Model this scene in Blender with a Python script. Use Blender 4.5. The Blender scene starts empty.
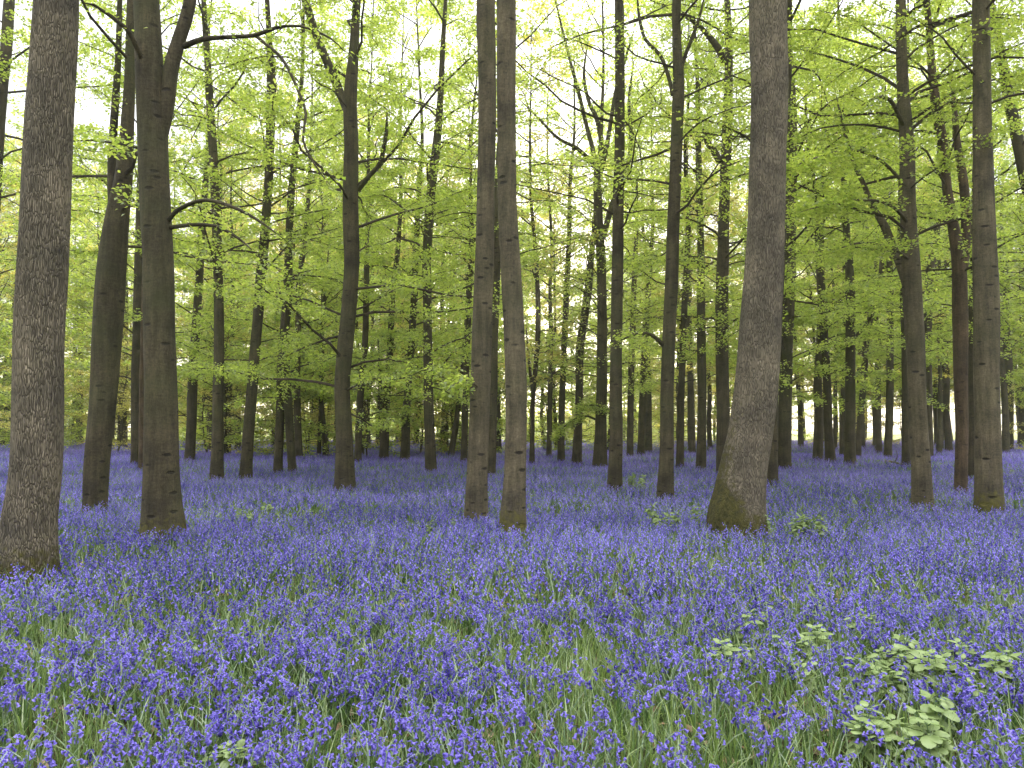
import bpy, math
import numpy as np
from mathutils import Vector

RNG = np.random.default_rng(11)
PI = math.pi
F = 769.0                      # focal length in pixels of a 1024 wide frame
CAM = np.array([0.0, 0.0, 1.55])
PITCH = math.atan(46 / F)
FWD = np.array([0, math.cos(PITCH), math.sin(PITCH)])
UP = np.array([0, -math.sin(PITCH), math.cos(PITCH)])
SUN_EL, SUN_AZ = math.radians(8.75), math.radians(1.42)   # azimuth measured from +Y towards +X
FLOWER_TOP = 0.23

sc = bpy.context.scene
COL = sc.collection


# ------------------------------------------------------------------ helpers
def ray(px, py):
    return FWD + np.array([1.0, 0, 0]) * ((px - 512) / F) + UP * ((384 - py) / F)


def on_plane(px, py, z=FLOWER_TOP):
    d = ray(px, py)
    return CAM + d * ((z - CAM[2]) / d[2])


def at_depth(px, py, Y):
    d = ray(px, py)
    return CAM + d * (Y / d[1])


def project(P):
    q = P - CAM
    w = q @ FWD
    return 512 + F * q[..., 0] / w, 384 - F * (q @ UP) / w, w


def gh(x, y):
    """height of the woodland floor"""
    x = np.asarray(x, float); y = np.asarray(y, float)
    r = np.hypot(x, y)
    f = np.clip((130 - r) / 60, 0, 1)
    return f * (0.035 * np.sin(x * 0.9 + 1.3) * np.cos(y * 0.7) + 0.05 * np.sin(x * 0.23 + y * 0.31)
                + 0.02 * np.sin(x * 2.1 - y * 1.7 + 0.5))


def fnoise(x, y, s=1.0, seed=0):
    """cheap smooth noise in about -1..1"""
    r = np.random.default_rng(100 + seed)
    v = 0
    for k in range(7):
        a = r.uniform(0, 2 * PI); f = s * r.uniform(0.5, 2.2)
        v = v + np.sin((x * math.cos(a) + y * math.sin(a)) * f + r.uniform(0, 6.28))
    return v / 3.2


def norm(v):
    return v / np.maximum(np.linalg.norm(v, axis=-1, keepdims=True), 1e-9)


class MB:
    """collects quads / triangles in numpy and links them as ONE mesh object"""
    def __init__(self):
        self.v = []; self.q = []; self.t = []; self.qm = []; self.tm = []; self.r = []; self.m = []; self.n = 0

    def add(self, v, q=None, t=None, mat=0, rnd=0.5, moss=0.0):
        v = np.asarray(v, np.float32).reshape(-1, 3)
        if q is not None and len(q):
            q = np.asarray(q, np.int64).reshape(-1, 4)
            self.q.append(q + self.n)
            self.qm.append(np.broadcast_to(np.asarray(mat, np.int32), (len(q),)).copy())
        if t is not None and len(t):
            t = np.asarray(t, np.int64).reshape(-1, 3)
            self.t.append(t + self.n)
            self.tm.append(np.broadcast_to(np.asarray(mat, np.int32), (len(t),)).copy())
        self.v.append(v)
        self.r.append(np.broadcast_to(np.asarray(rnd, np.float32), (len(v),)).copy())
        self.m.append(np.broadcast_to(np.asarray(moss, np.float32), (len(v),)).copy())
        self.n += len(v)

    def mesh(self, name, mats, smooth=True):
        me = bpy.data.meshes.new(name)
        v = np.concatenate(self.v)
        q = np.concatenate(self.q) if self.q else np.zeros((0, 4), np.int64)
        t = np.concatenate(self.t) if self.t else np.zeros((0, 3), np.int64)
        qm = np.concatenate(self.qm) if self.qm else np.zeros(0, np.int32)
        tm = np.concatenate(self.tm) if self.tm else np.zeros(0, np.int32)
        loops = np.concatenate([q.ravel(), t.ravel()]).astype(np.int32)
        starts = np.concatenate([np.arange(len(q)) * 4, len(q) * 4 + np.arange(len(t)) * 3]).astype(np.int32)
        me.vertices.add(len(v)); me.vertices.foreach_set('co', v.ravel())
        me.loops.add(len(loops)); me.loops.foreach_set('vertex_index', loops)
        me.polygons.add(len(starts)); me.polygons.foreach_set('loop_start', starts)
        for m in mats:
            me.materials.append(m)
        me.polygons.foreach_set('material_index', np.concatenate([qm, tm]).astype(np.int32))
        me.update(calc_edges=True)
        me.polygons.foreach_set('use_smooth', np.full(len(starts), bool(smooth)))
        a = me.attributes.new('rnd', 'FLOAT', 'POINT'); a.data.foreach_set('value', np.concatenate(self.r))
        mo = np.concatenate(self.m)
        if mo.max() > 0:
            a = me.attributes.new('moss', 'FLOAT', 'POINT'); a.data.foreach_set('value', mo)
        return me

    def build(self, name, mats, parent=None, smooth=True):
        o = bpy.data.objects.new(name, self.mesh(name, mats, smooth))
        COL.objects.link(o)
        if parent is not None:
            o.parent = parent
        return o


def tag(o, label=None, cat=None, group=None, kind=None):
    if label: o['label'] = label
    if cat: o['category'] = cat
    if group: o['group'] = group
    if kind: o['kind'] = kind
    return o


def thing(name, loc, label, cat, group=None, rz=0.0, scale=1.0):
    o = bpy.data.objects.new(name, None)
    COL.objects.link(o)
    o.empty_display_size = 0.2
    o.location = [float(c) for c in loc]; o.rotation_euler = (0, 0, rz); o.scale = (scale,) * 3
    return tag(o, label, cat, group)


def dup(root, loc, rz, scale, label, group):
    r = root.copy(); COL.objects.link(r)
    r.location = [float(c) for c in loc]; r.rotation_euler = (0, 0, rz); r.scale = (scale,) * 3
    tag(r, label, None, group)
    for ch in root.children:
        c = ch.copy(); COL.objects.link(c); c.parent = r
    return r


def tubes(P, R, S, closed_tip=False):
    """P (N,K,3) centre lines, R (N,K) radii -> verts, quads"""
    N, K, _ = P.shape
    T = np.gradient(P, axis=1); T = norm(T)
    mz = np.abs(norm(P[:, -1] - P[:, 0])[:, 2])
    ref = np.where((mz < 0.8)[:, None], np.array([[0, 0, 1.0]]), np.array([[0, 1.0, 0]]))[:, None, :]
    U = norm(np.cross(T, np.broadcast_to(ref, T.shape))); V = np.cross(U, T)
    a = np.arange(S) * 2 * PI / S
    v = P[:, :, None, :] + R[:, :, None, None] * (np.cos(a)[None, None, :, None] * U[:, :, None, :]
                                                  + np.sin(a)[None, None, :, None] * V[:, :, None, :])
    idx = np.arange(N * K * S).reshape(N, K, S)
    A = idx[:, :-1]; B = np.roll(A, -1, axis=2); D = idx[:, 1:]; C = np.roll(D, -1, axis=2)
    q = np.stack([A, B, C, D], -1).reshape(-1, 4)
    return v.reshape(-1, 3), q


def spline(pts, step):
    """Catmull-Rom through rows (x,y,z,r), resampled at about `step` metres"""
    p = np.asarray(pts, float)
    p = np.vstack([2 * p[0] - p[1], p, 2 * p[-1] - p[-2]])
    out = []
    for i in range(1, len(p) - 2):
        L = np.linalg.norm(p[i + 1, :3] - p[i, :3])
        n = max(1, int(round(L / step)))
        t = np.linspace(0, 1, n, endpoint=False)[:, None]
        a, b, c, d = p[i - 1], p[i], p[i + 1], p[i + 2]
        out.append(0.5 * (2 * b + (c - a) * t + (2 * a - 5 * b + 4 * c - d) * t ** 2 + (3 * b - a - 3 * c + d) * t ** 3))
    out.append(p[-2][None])
    o = np.vstack(out); o[:, 3] = np.maximum(o[:, 3], 0.004)
    return o


# ------------------------------------------------------------------ materials
def mat(name):
    m = bpy.data.materials.new(name); m.use_nodes = True
    nt = m.node_tree; nt.nodes.clear()
    out = nt.nodes.new('ShaderNodeOutputMaterial')
    return m, nt, out


def N(nt, t, **kw):
    n = nt.nodes.new(t)
    for k, v in kw.items():
        if k.startswith('in_'):
            n.inputs[k[3:].replace('_', ' ')].default_value = v
        else:
            setattr(n, k, v)
    return n


def ramp(nt, stops, fac=None):
    r = nt.nodes.new('ShaderNodeValToRGB')
    e = r.color_ramp.elements
    while len(e) < len(stops): e.new(0.5)
    for i, (p, c) in enumerate(stops):
        e[i].position = p; e[i].color = (c[0], c[1], c[2], 1)
    if fac is not None: nt.links.new(fac, r.inputs[0])
    return r


def mixc(nt, fac, a, b, mode='MIX'):
    n = nt.nodes.new('ShaderNodeMix'); n.data_type = 'RGBA'; n.blend_type = mode
    for s, v in ((0, fac), (6, a), (7, b)):
        if isinstance(v, (int, float)): n.inputs[s].default_value = v
        elif isinstance(v, tuple): n.inputs[s].default_value = (*v, 1)
        else: nt.links.new(v, n.inputs[s])
    return n.outputs[2]


def math_n(nt, op, a, b=None, clamp=False):
    n = nt.nodes.new('ShaderNodeMath'); n.operation = op; n.use_clamp = clamp
    for s, v in ((0, a), (1, b)):
        if v is None: continue
        if isinstance(v, (int, float)): n.inputs[s].default_value = v
        else: nt.links.new(v, n.inputs[s])
    return n.outputs[0]


def bark(name, light, dark, rough, scars, green=0.25):
    m, nt, out = mat(name)
    L = nt.links.new
    tc = N(nt, 'ShaderNodeTexCoord')
    mp = N(nt, 'ShaderNodeMapping'); mp.inputs['Scale'].default_value = (1, 1, 0.12 if rough else 0.3)
    L(tc.outputs['Object'], mp.inputs[0])
    # warp so that the furrows wander
    wn = N(nt, 'ShaderNodeTexNoise', in_Scale=5.0, in_Detail=2.0)
    L(tc.outputs['Object'], wn.inputs['Vector'])
    wv = N(nt, 'ShaderNodeVectorMath', operation='MULTIPLY_ADD')
    wv.inputs[1].default_value = (0.05, 0.05, 0.05); L(wn.outputs['Color'], wv.inputs[0]); L(mp.outputs[0], wv.inputs[2])
    fi = N(nt, 'ShaderNodeTexNoise', in_Scale=70.0 if not rough else 80.0, in_Detail=5.0, in_Roughness=0.7)
    L(wv.outputs[0], fi.inputs['Vector'])
    big = N(nt, 'ShaderNodeTexNoise', in_Scale=2.3, in_Detail=4.0)
    L(tc.outputs['Object'], big.inputs['Vector'])
    if rough:
        vo = N(nt, 'ShaderNodeTexVoronoi', feature='DISTANCE_TO_EDGE', in_Scale=72.0, in_Randomness=1.0)
        L(wv.outputs[0], vo.inputs['Vector'])
        h = ramp(nt, [(0.0, (0, 0, 0)), (0.12, (0.6,) * 3), (0.3, (1,) * 3)], vo.outputs['Distance']).outputs[0]
        hgt = mixc(nt, 0.45, h, fi.outputs['Fac'])
    else:
        hgt = fi.outputs['Fac']
    # long vertical streaks
    mk = N(nt, 'ShaderNodeMapping'); mk.inputs['Scale'].default_value = (1, 1, 0.09); L(tc.outputs['Object'], mk.inputs[0])
    sk = N(nt, 'ShaderNodeTexNoise', in_Scale=16.0, in_Detail=5.0, in_Roughness=0.65); L(mk.outputs[0], sk.inputs['Vector'])
    # fine cross wrinkles
    mw = N(nt, 'ShaderNodeMapping'); mw.inputs['Scale'].default_value = (0.35, 0.35, 1.0); L(tc.outputs['Object'], mw.inputs[0])
    wr = N(nt, 'ShaderNodeTexNoise', in_Scale=42.0, in_Detail=4.0, in_Roughness=0.7); L(mw.outputs[0], wr.inputs['Vector'])
    if not rough:
        hgt = mixc(nt, 0.22, mixc(nt, 0.45, hgt, wr.outputs['Fac']), sk.outputs['Fac'])
    c1 = ramp(nt, [(0.36 if not rough else 0.2, dark), (0.64 if not rough else 0.8, light)], hgt).outputs[0]
    c1 = mixc(nt, 1.0, c1, ramp(nt, [(0.35, (0.82, 0.82, 0.80)), (0.65, (1.12, 1.10, 1.08))], sk.outputs['Fac']).outputs[0], 'MULTIPLY')
    # broad pale / dark staining
    st = ramp(nt, [(0.3, (0.5, 0.5, 0.5)), (0.7, (1.3, 1.26, 1.18))], big.outputs['Fac']).outputs[0]
    c2 = mixc(nt, 1.0, c1, st, 'MULTIPLY')
    if scars:   # dark eye-shaped branch scars
        ms = N(nt, 'ShaderNodeMapping'); ms.inputs['Scale'].default_value = (1.0, 1.0, 2.6)
        L(tc.outputs['Object'], ms.inputs[0])
        vs = N(nt, 'ShaderNodeTexVoronoi', in_Scale=3.1, in_Randomness=1.0)
        L(ms.outputs[0], vs.inputs['Vector'])
        sn = math_n(nt, 'MULTIPLY', fi.outputs['Fac'], 0.12)
        ds = math_n(nt, 'ADD', vs.outputs['Distance'], sn)
        sm = ramp(nt, [(0.19, (1,) * 3), (0.28, (0,) * 3)], ds).outputs[0]
        c2 = mixc(nt, math_n(nt, 'MULTIPLY', sm, scars), c2, (0.012, 0.010, 0.008))
        hgt = math_n(nt, 'SUBTRACT', hgt, math_n(nt, 'MULTIPLY', sm, 0.6))
    # green algae film and moss
    an = N(nt, 'ShaderNodeTexNoise', in_Scale=1.1, in_Detail=3.0); L(tc.outputs['Object'], an.inputs['Vector'])
    af = ramp(nt, [(0.45, (0,) * 3), (0.75, (green,) * 3)], an.outputs['Fac']).outputs[0]
    c3 = mixc(nt, af, c2, (0.055, 0.065, 0.022))
    at = N(nt, 'ShaderNodeAttribute', attribute_name='moss')
    mn = N(nt, 'ShaderNodeTexNoise', in_Scale=16.0, in_Detail=4.0); L(tc.outputs['Object'], mn.inputs['Vector'])
    mf = ramp(nt, [(0.36, (0,) * 3), (0.62, (0.95,) * 3)],
              math_n(nt, 'ADD', at.outputs['Fac'], math_n(nt, 'MULTIPLY', math_n(nt, 'SUBTRACT', mn.outputs['Fac'], 0.5), 0.9))).outputs[0]
    mcol = ramp(nt, [(0.3, (0.030, 0.030, 0.007)), (0.7, (0.105, 0.095, 0.022))], mn.outputs['Fac']).outputs[0]
    c4 = mixc(nt, mf, c3, mcol)
    b = N(nt, 'ShaderNodeBsdfPrincipled', in_Roughness=0.9); b.inputs['Specular IOR Level'].default_value = 0.25
    L(c4, b.inputs['Base Color'])
    bp = N(nt, 'ShaderNodeBump', in_Strength=1.0 if rough else 0.8, in_Distance=0.03 if rough else 0.02)
    L(hgt, bp.inputs['Height']); L(bp.outputs[0], b.inputs['Normal'])
    L(b.outputs[0], out.inputs[0])
    return m


def leafmat(name, refl0, refl1, tr0, tr1, tfac=0.5, gloss=0.06):
    """thin leaf: diffuse reflection plus light passing through, varying from leaf to leaf"""
    m, nt, out = mat(name)
    L = nt.links.new
    at = N(nt, 'ShaderNodeAttribute', attribute_name='rnd')
    d = N(nt, 'ShaderNodeBsdfDiffuse'); t = N(nt, 'ShaderNodeBsdfTranslucent')
    L(mixc(nt, at.outputs['Fac'], refl0, refl1), d.inputs[0])
    L(mixc(nt, at.outputs['Fac'], tr0, tr1), t.inputs[0])
    mx = N(nt, 'ShaderNodeMixShader'); mx.inputs[0].default_value = tfac
    L(d.outputs[0], mx.inputs[1]); L(t.outputs[0], mx.inputs[2])
    if gloss:
        g = N(nt, 'ShaderNodeBsdfGlossy', in_Roughness=0.4); g.inputs[0].default_value = (1, 1, 1, 1)
        m2 = N(nt, 'ShaderNodeMixShader'); m2.inputs[0].default_value = gloss
        L(mx.outputs[0], m2.inputs[1]); L(g.outputs[0], m2.inputs[2]); mx = m2
    L(mx.outputs[0], out.inputs[0])
    return m


M = {}
M['rough'] = bark('bark_furrowed', (0.28, 0.245, 0.185), (0.062, 0.052, 0.038), True, 0.0, 0.15)
M['smooth'] = bark('bark_smooth', (0.098, 0.084, 0.052), (0.025, 0.021, 0.012), False, 0.85, 0.6)
M['pale'] = bark('bark_pale', (0.150, 0.129, 0.086), (0.043, 0.036, 0.024), False, 0.9, 0.35)
M['red'] = bark('bark_reddish', (0.125, 0.090, 0.060), (0.038, 0.027, 0.018), False, 0.4, 0.15)
M['dark'] = bark('bark_dark', (0.092, 0.077, 0.051), (0.030, 0.025, 0.016), False, 0.5, 0.3)
M['twig'] = bark('bark_twig', (0.075, 0.060, 0.043), (0.035, 0.028, 0.020), False, 0.0, 0.1)
M['leaf'] = leafmat('young_beech_leaf', (0.070, 0.118, 0.016), (0.27, 0.315, 0.060), (0.32, 0.47, 0.045), (0.78, 0.88, 0.15), 0.58)
M['leaf_yellow'] = leafmat('opening_beech_leaf', (0.10, 0.12, 0.018), (0.31, 0.28, 0.060), (0.44, 0.45, 0.05), (0.92, 0.82, 0.20), 0.58)
M['leaf_dark'] = leafmat('evergreen_leaf', (0.018, 0.030, 0.008), (0.04, 0.055, 0.014), (0.03, 0.06, 0.01), (0.06, 0.09, 0.02), 0.25)
M['blue'] = leafmat('bluebell_petal', (0.055, 0.035, 0.31), (0.31, 0.25, 0.80), (0.075, 0.048, 0.43), (0.36, 0.29, 0.90), 0.35, 0.025)
M['stem'] = leafmat('bluebell_leaf', (0.040, 0.090, 0.024), (0.13, 0.215, 0.070), (0.12, 0.25, 0.05), (0.28, 0.44, 0.11), 0.3, 0.08)
M['grass'] = leafmat('grass_blade', (0.045, 0.095, 0.018), (0.27, 0.35, 0.11), (0.15, 0.27, 0.045), (0.46, 0.60, 0.15), 0.4, 0.06)
M['herb'] = leafmat('herb_leaf', (0.15, 0.215, 0.07), (0.30, 0.38, 0.16), (0.22, 0.32, 0.08), (0.36, 0.45, 0.15), 0.35, 0.03)


def ground_mat():
    m, nt, out = mat('woodland_soil')
    L = nt.links.new
    tc = N(nt, 'ShaderNodeTexCoord')
    n1 = N(nt, 'ShaderNodeTexNoise', in_Scale=0.8, in_Detail=8.0, in_Roughness=0.7); L(tc.outputs['Object'], n1.inputs['Vector'])
    n2 = N(nt, 'ShaderNodeTexNoise', in_Scale=30.0, in_Detail=6.0, in_Roughness=0.75); L(tc.outputs['Object'], n2.inputs['Vector'])
    litter = ramp(nt, [(0.3, (0.020, 0.014, 0.008)), (0.5, (0.060, 0.042, 0.024)), (0.72, (0.17, 0.12, 0.07))], n2.outputs['Fac']).outputs[0]
    green = ramp(nt, [(0.3, (0.018, 0.032, 0.008)), (0.7, (0.07, 0.10, 0.026))], n2.outputs['Fac']).outputs[0]
    f = ramp(nt, [(0.42, (1,) * 3), (0.62, (0.15,) * 3)], n1.outputs['Fac']).outputs[0]
    wood = mixc(nt, f, litter, green)
    # open meadow beyond the far edge of the wood
    mead = ramp(nt, [(0.3, (0.13, 0.17, 0.035)), (0.7, (0.24, 0.26, 0.06))], n1.outputs['Fac']).outputs[0]
    sp = N(nt, 'ShaderNodeSeparateXYZ'); L(tc.outputs['Object'], sp.inputs[0])
    yy = math_n(nt, 'ADD', sp.outputs['Y'], math_n(nt, 'MULTIPLY', n1.outputs['Fac'], 14))
    e = math_n(nt, 'MULTIPLY', math_n(nt, 'SUBTRACT', yy, 102), 0.25, True)
    c = mixc(nt, e, wood, mead)
    b = N(nt, 'ShaderNodeBsdfPrincipled', in_Roughness=1.0); b.inputs['Specular IOR Level'].default_value = 0.1
    L(c, b.inputs['Base Color'])
    bp = N(nt, 'ShaderNodeBump', in_Strength=0.8, in_Distance=0.03); L(n2.outputs['Fac'], bp.inputs['Height']); L(bp.outputs[0], b.inputs['Normal'])
    L(b.outputs[0], out.inputs[0])
    return m


M['ground'] = ground_mat()

# ------------------------------------------------------------------ ground
def make_ground():
    a = np.concatenate([-np.geomspace(900, 40, 18), np.linspace(-38, 38, 90), np.geomspace(40, 900, 18)])
    yb = np.concatenate([-np.geomspace(900, 12, 16), np.linspace(-10, 60, 90), np.geomspace(63, 900, 22)])
    X, Y = np.meshgrid(a, yb)
    Z = gh(X, Y)
    v = np.stack([X, Y, Z], -1).reshape(-1, 3)
    i = np.arange(X.size).reshape(X.shape)
    q = np.stack([i[:-1, :-1], i[:-1, 1:], i[1:, 1:], i[1:, :-1]], -1).reshape(-1, 4)
    mb = MB(); mb.add(v, q)
    tag(mb.build('ground', [M['ground']]), kind='structure')


make_ground()

# ------------------------------------------------------------------ trees
SUN_DIR = np.array([math.sin(SUN_AZ) * math.cos(SUN_EL), math.cos(SUN_AZ) * math.cos(SUN_EL), math.sin(SUN_EL)])
GAP = [None]     # world origin of the tree being built, for the thin gap in the crowns through which the sun shows


def add_leaves(mb, base, along, size, rng, mat_i, droop=0.0, flat=0.6):
    """one folded diamond-shaped leaf per base point"""
    if GAP[0] is not None:
        q = base + GAP[0] - CAM
        al = q @ SUN_DIR
        k = np.linalg.norm(q - al[:, None] * SUN_DIR, axis=1) > np.maximum(0.12, 0.0048 * al)
        base, along = base[k], along[k]
    n = len(base)
    nor = norm(np.stack([rng.normal(0, flat, n), rng.normal(0, flat, n), np.ones(n)], -1))
    d = along + rng.normal(0, 0.35, (n, 3)); d[:, 2] -= droop
    d = norm(d - (d * nor).sum(-1, keepdims=True) * nor)
    s = np.cross(nor, d)
    L = size * rng.uniform(0.7, 1.25, n)[:, None]
    W = L * rng.uniform(0.30, 0.38, n)[:, None]
    v = np.empty((n, 4, 3))
    v[:, 0] = base
    mid = base + d * L * 0.48 + nor * L * 0.10
    v[:, 1] = mid + s * W; v[:, 3] = mid - s * W
    v[:, 2] = base + d * L
    i = np.arange(n * 4).reshape(n, 4)
    r = np.repeat(np.clip(rng.beta(1.5, 1.5, n), 0, 1), 4)
    mb.add(v, i, mat=mat_i, rnd=r)


def interp(P, t):
    """P (N,K,3), t (N,M) in 0..1 -> points and tangents (N,M,3)"""
    K = P.shape[1]
    f = np.clip(t, 0, 0.9999) * (K - 1); i = f.astype(int); w = (f - i)[..., None]
    n = np.arange(len(P))[:, None]
    a, b = P[n, i], P[n, i + 1]
    return a * (1 - w) + b * w, norm(b - a)


def sprays(mb, prim, rad, rng, M_sub, nl, leaf, dens, sublen, leafmat_i=1, twig_i=0, t0=0.22, wide=0.16):
    """side twigs and leaves on primary branches prim (N,K,3)"""
    Nn = len(prim)
    L = np.linalg.norm(np.diff(prim, axis=1), axis=-1).sum(1)
    t = (np.arange(M_sub)[None, :] + rng.uniform(0, 1, (Nn, M_sub))) / M_sub * (1 - t0) + t0
    p, tg = interp(prim, t)
    side = np.where(np.arange(M_sub) % 2 == 0, 1, -1)[None, :, None]
    hz = norm(np.cross(tg, np.array([0, 0, 1.0])))
    an = np.radians(rng.uniform(35, 70, (Nn, M_sub)))[..., None]
    d = norm(tg * np.cos(an) + hz * side * np.sin(an) + np.array([0, 0, 1.0]) * rng.normal(0.02, 0.16, (Nn, M_sub))[..., None])
    sl = (L[:, None] * sublen * (1.15 - t * 0.8) * rng.uniform(0.6, 1.3, (Nn, M_sub)) + 0.15)
    K = 5
    u = np.linspace(0, 1, K)
    S = p[:, :, None, :] + d[:, :, None, :] * (sl[..., None] * u)[..., None]
    S = S + rng.normal(0, 0.05, S.shape) * (sl[..., None] * u)[..., None]
    S[..., 2] -= (sl[..., None] * u ** 2) * rng.uniform(-0.02, 0.16, (Nn, M_sub, 1))
    S = S.reshape(-1, K, 3)
    r0 = np.interp(sl.ravel(), [0.1, 2.0], [0.003, 0.008])
    v, q = tubes(S, r0[:, None] * np.linspace(1, 0.35, K)[None], 3)
    mb.add(v, q, mat=twig_i)
    # leaves on the side twigs and on the end of the branch itself
    allc = [S]
    tipP, _ = interp(prim, np.tile(np.linspace(0.55, 1, K), (Nn, 1)))
    allc.append(tipP)
    C = np.concatenate(allc)
    if dens <= 0: return
    Lc = np.linalg.norm(np.diff(C, axis=1), axis=-1).sum(1)
    cnt = (Lc * nl * dens * rng.uniform(0.45, 1.5, len(C))).astype(int)
    # whole twigs still bare here and there
    cnt[rng.random(len(C)) < 0.10] = 0
    which = np.repeat(np.arange(len(C)), cnt)
    tt = rng.uniform(0.08, 1.05, len(which))
    pp, tgl = interp(C[which], np.minimum(tt, 0.999)[:, None])
    pp = pp[:, 0]; tgl = tgl[:, 0]
    hz = norm(np.cross(tgl, np.array([0, 0, 1.0])))
    off = rng.uniform(-1, 1, len(which)) * wide * np.minimum(1.0, Lc[which] + 0.3)
    pos = pp + hz * off[:, None]; pos[:, 2] += rng.normal(-0.03, 0.085, len(which))
    along = tgl * 0.7 + hz * np.sign(off)[:, None] * 0.7
    add_leaves(mb, pos, along, leaf, rng, leafmat_i, droop=0.15)


def trunk_curve(path, nrad=24, flare=0.0, rng=RNG, base_z=None, mossy=0.0, moss_dir=None, lumpy=0.05):
    """tube along a spline (x,y,z,r) with root flare and an uneven girth"""
    n = len(path)
    P = path[:, :3]; R = path[:, 3]
    T = norm(np.gradient(P, axis=0))
    U = norm(np.cross(T, np.tile([0, 1.0, 0], (n, 1)))); V = np.cross(U, T)
    a = np.arange(nrad) * 2 * PI / nrad
    h = P[:, 2] - P[0, 2]
    ph = rng.uniform(0, 6.28, 6)
    k = rng.integers(4, 7)
    lobes = 0.5 + 0.5 * np.cos(k * a + ph[0]) * 0.6 + 0.4 * np.cos(2 * a + ph[1])
    fl = flare * np.exp(-h / 0.38)[:, None] * (0.55 + 0.75 * lobes)[None, :]
    lump = lumpy * (np.sin(2 * a[None] + h[:, None] * 0.9 + ph[2]) * 0.6 + np.sin(3 * a[None] - h[:, None] * 1.7 + ph[3]) * 0.4
                    + 0.5 * np.sin(5 * a[None] + h[:, None] * 2.9 + ph[4]))
    rr = R[:, None] * (1 + lump + fl)
    v = P[:, None] + rr[..., None] * (np.cos(a)[None, :, None] * U[:, None] + np.sin(a)[None, :, None] * V[:, None])
    i = np.arange(n * nrad).reshape(n, nrad)
    A = i[:-1]; B = np.roll(A, -1, 1); D = i[1:]; C = np.roll(D, -1, 1)
    q = np.stack([A, B, C, D], -1).reshape(-1, 4)
    moss = np.clip(1.0 - h[:, None] / (0.6 + 0.5 * mossy), 0, 1) * (0.68 + mossy * 0.55) + np.zeros((n, nrad))
    if moss_dir is not None:      # moss climbing one flank
        moss += np.clip(np.cos(a - moss_dir)[None], 0, 1) * np.clip(1.0 - h[:, None] / 3.4, 0, 1) * mossy * 1.1
    return v.reshape(-1, 3), q, np.clip(moss, 0, 1).ravel()


def crown(mb, path, rng, z0, nb, Lmax, M_sub, nl, leaf, dens, e_lo=12, e_hi=48, sublen=0.26, top_bias=1.0, wide=0.16, flatten=0.86):
    """primary branches off a trunk path (rows x,y,z,r) from height z0 upward"""
    zt = path[:, 2]
    zs = np.sort(z0 + (zt[-1] - z0) * rng.uniform(0, 0.985, nb) ** top_bias)
    C = np.stack([np.interp(zs, zt, path[:, k]) for k in range(4)], -1)
    tt = (zs - z0) / max(1e-3, zt[-1] - z0)
    az = np.arange(nb) * 2.39996 + rng.normal(0, 0.5, nb)
    el = np.radians(e_lo + (e_hi - e_lo) * tt + rng.normal(0, 10, nb))
    L = Lmax * (0.45 + 0.75 * np.sin(PI * np.clip(0.18 + tt * 0.80, 0, 1))) * rng.uniform(0.55, 1.2, nb)
    K = 8
    P = np.empty((nb, K, 3)); P[:, 0] = C[:, :3]
    for k in range(1, K):
        st = L / (K - 1)
        d = np.stack([np.cos(el) * np.sin(az), np.cos(el) * np.cos(az), np.sin(el)], -1)
        P[:, k] = P[:, k - 1] + d * st[:, None]
        az = az + rng.normal(0, 0.24, nb)
        el = el * flatten + rng.normal(-0.015, 0.15, nb)
    r0 = np.minimum(0.009 + L * 0.0062, C[:, 3] * 0.75 + 0.006)
    R = r0[:, None] * np.linspace(1, 0.25, K)[None]
    v, q = tubes(P, R, 5)
    mb.add(v, q, mat=0)
    sprays(mb, P, R, rng, M_sub, nl, leaf, dens, sublen, wide=wide)


def lim(*p): return list(p)


SM = 'smooth'
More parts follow.
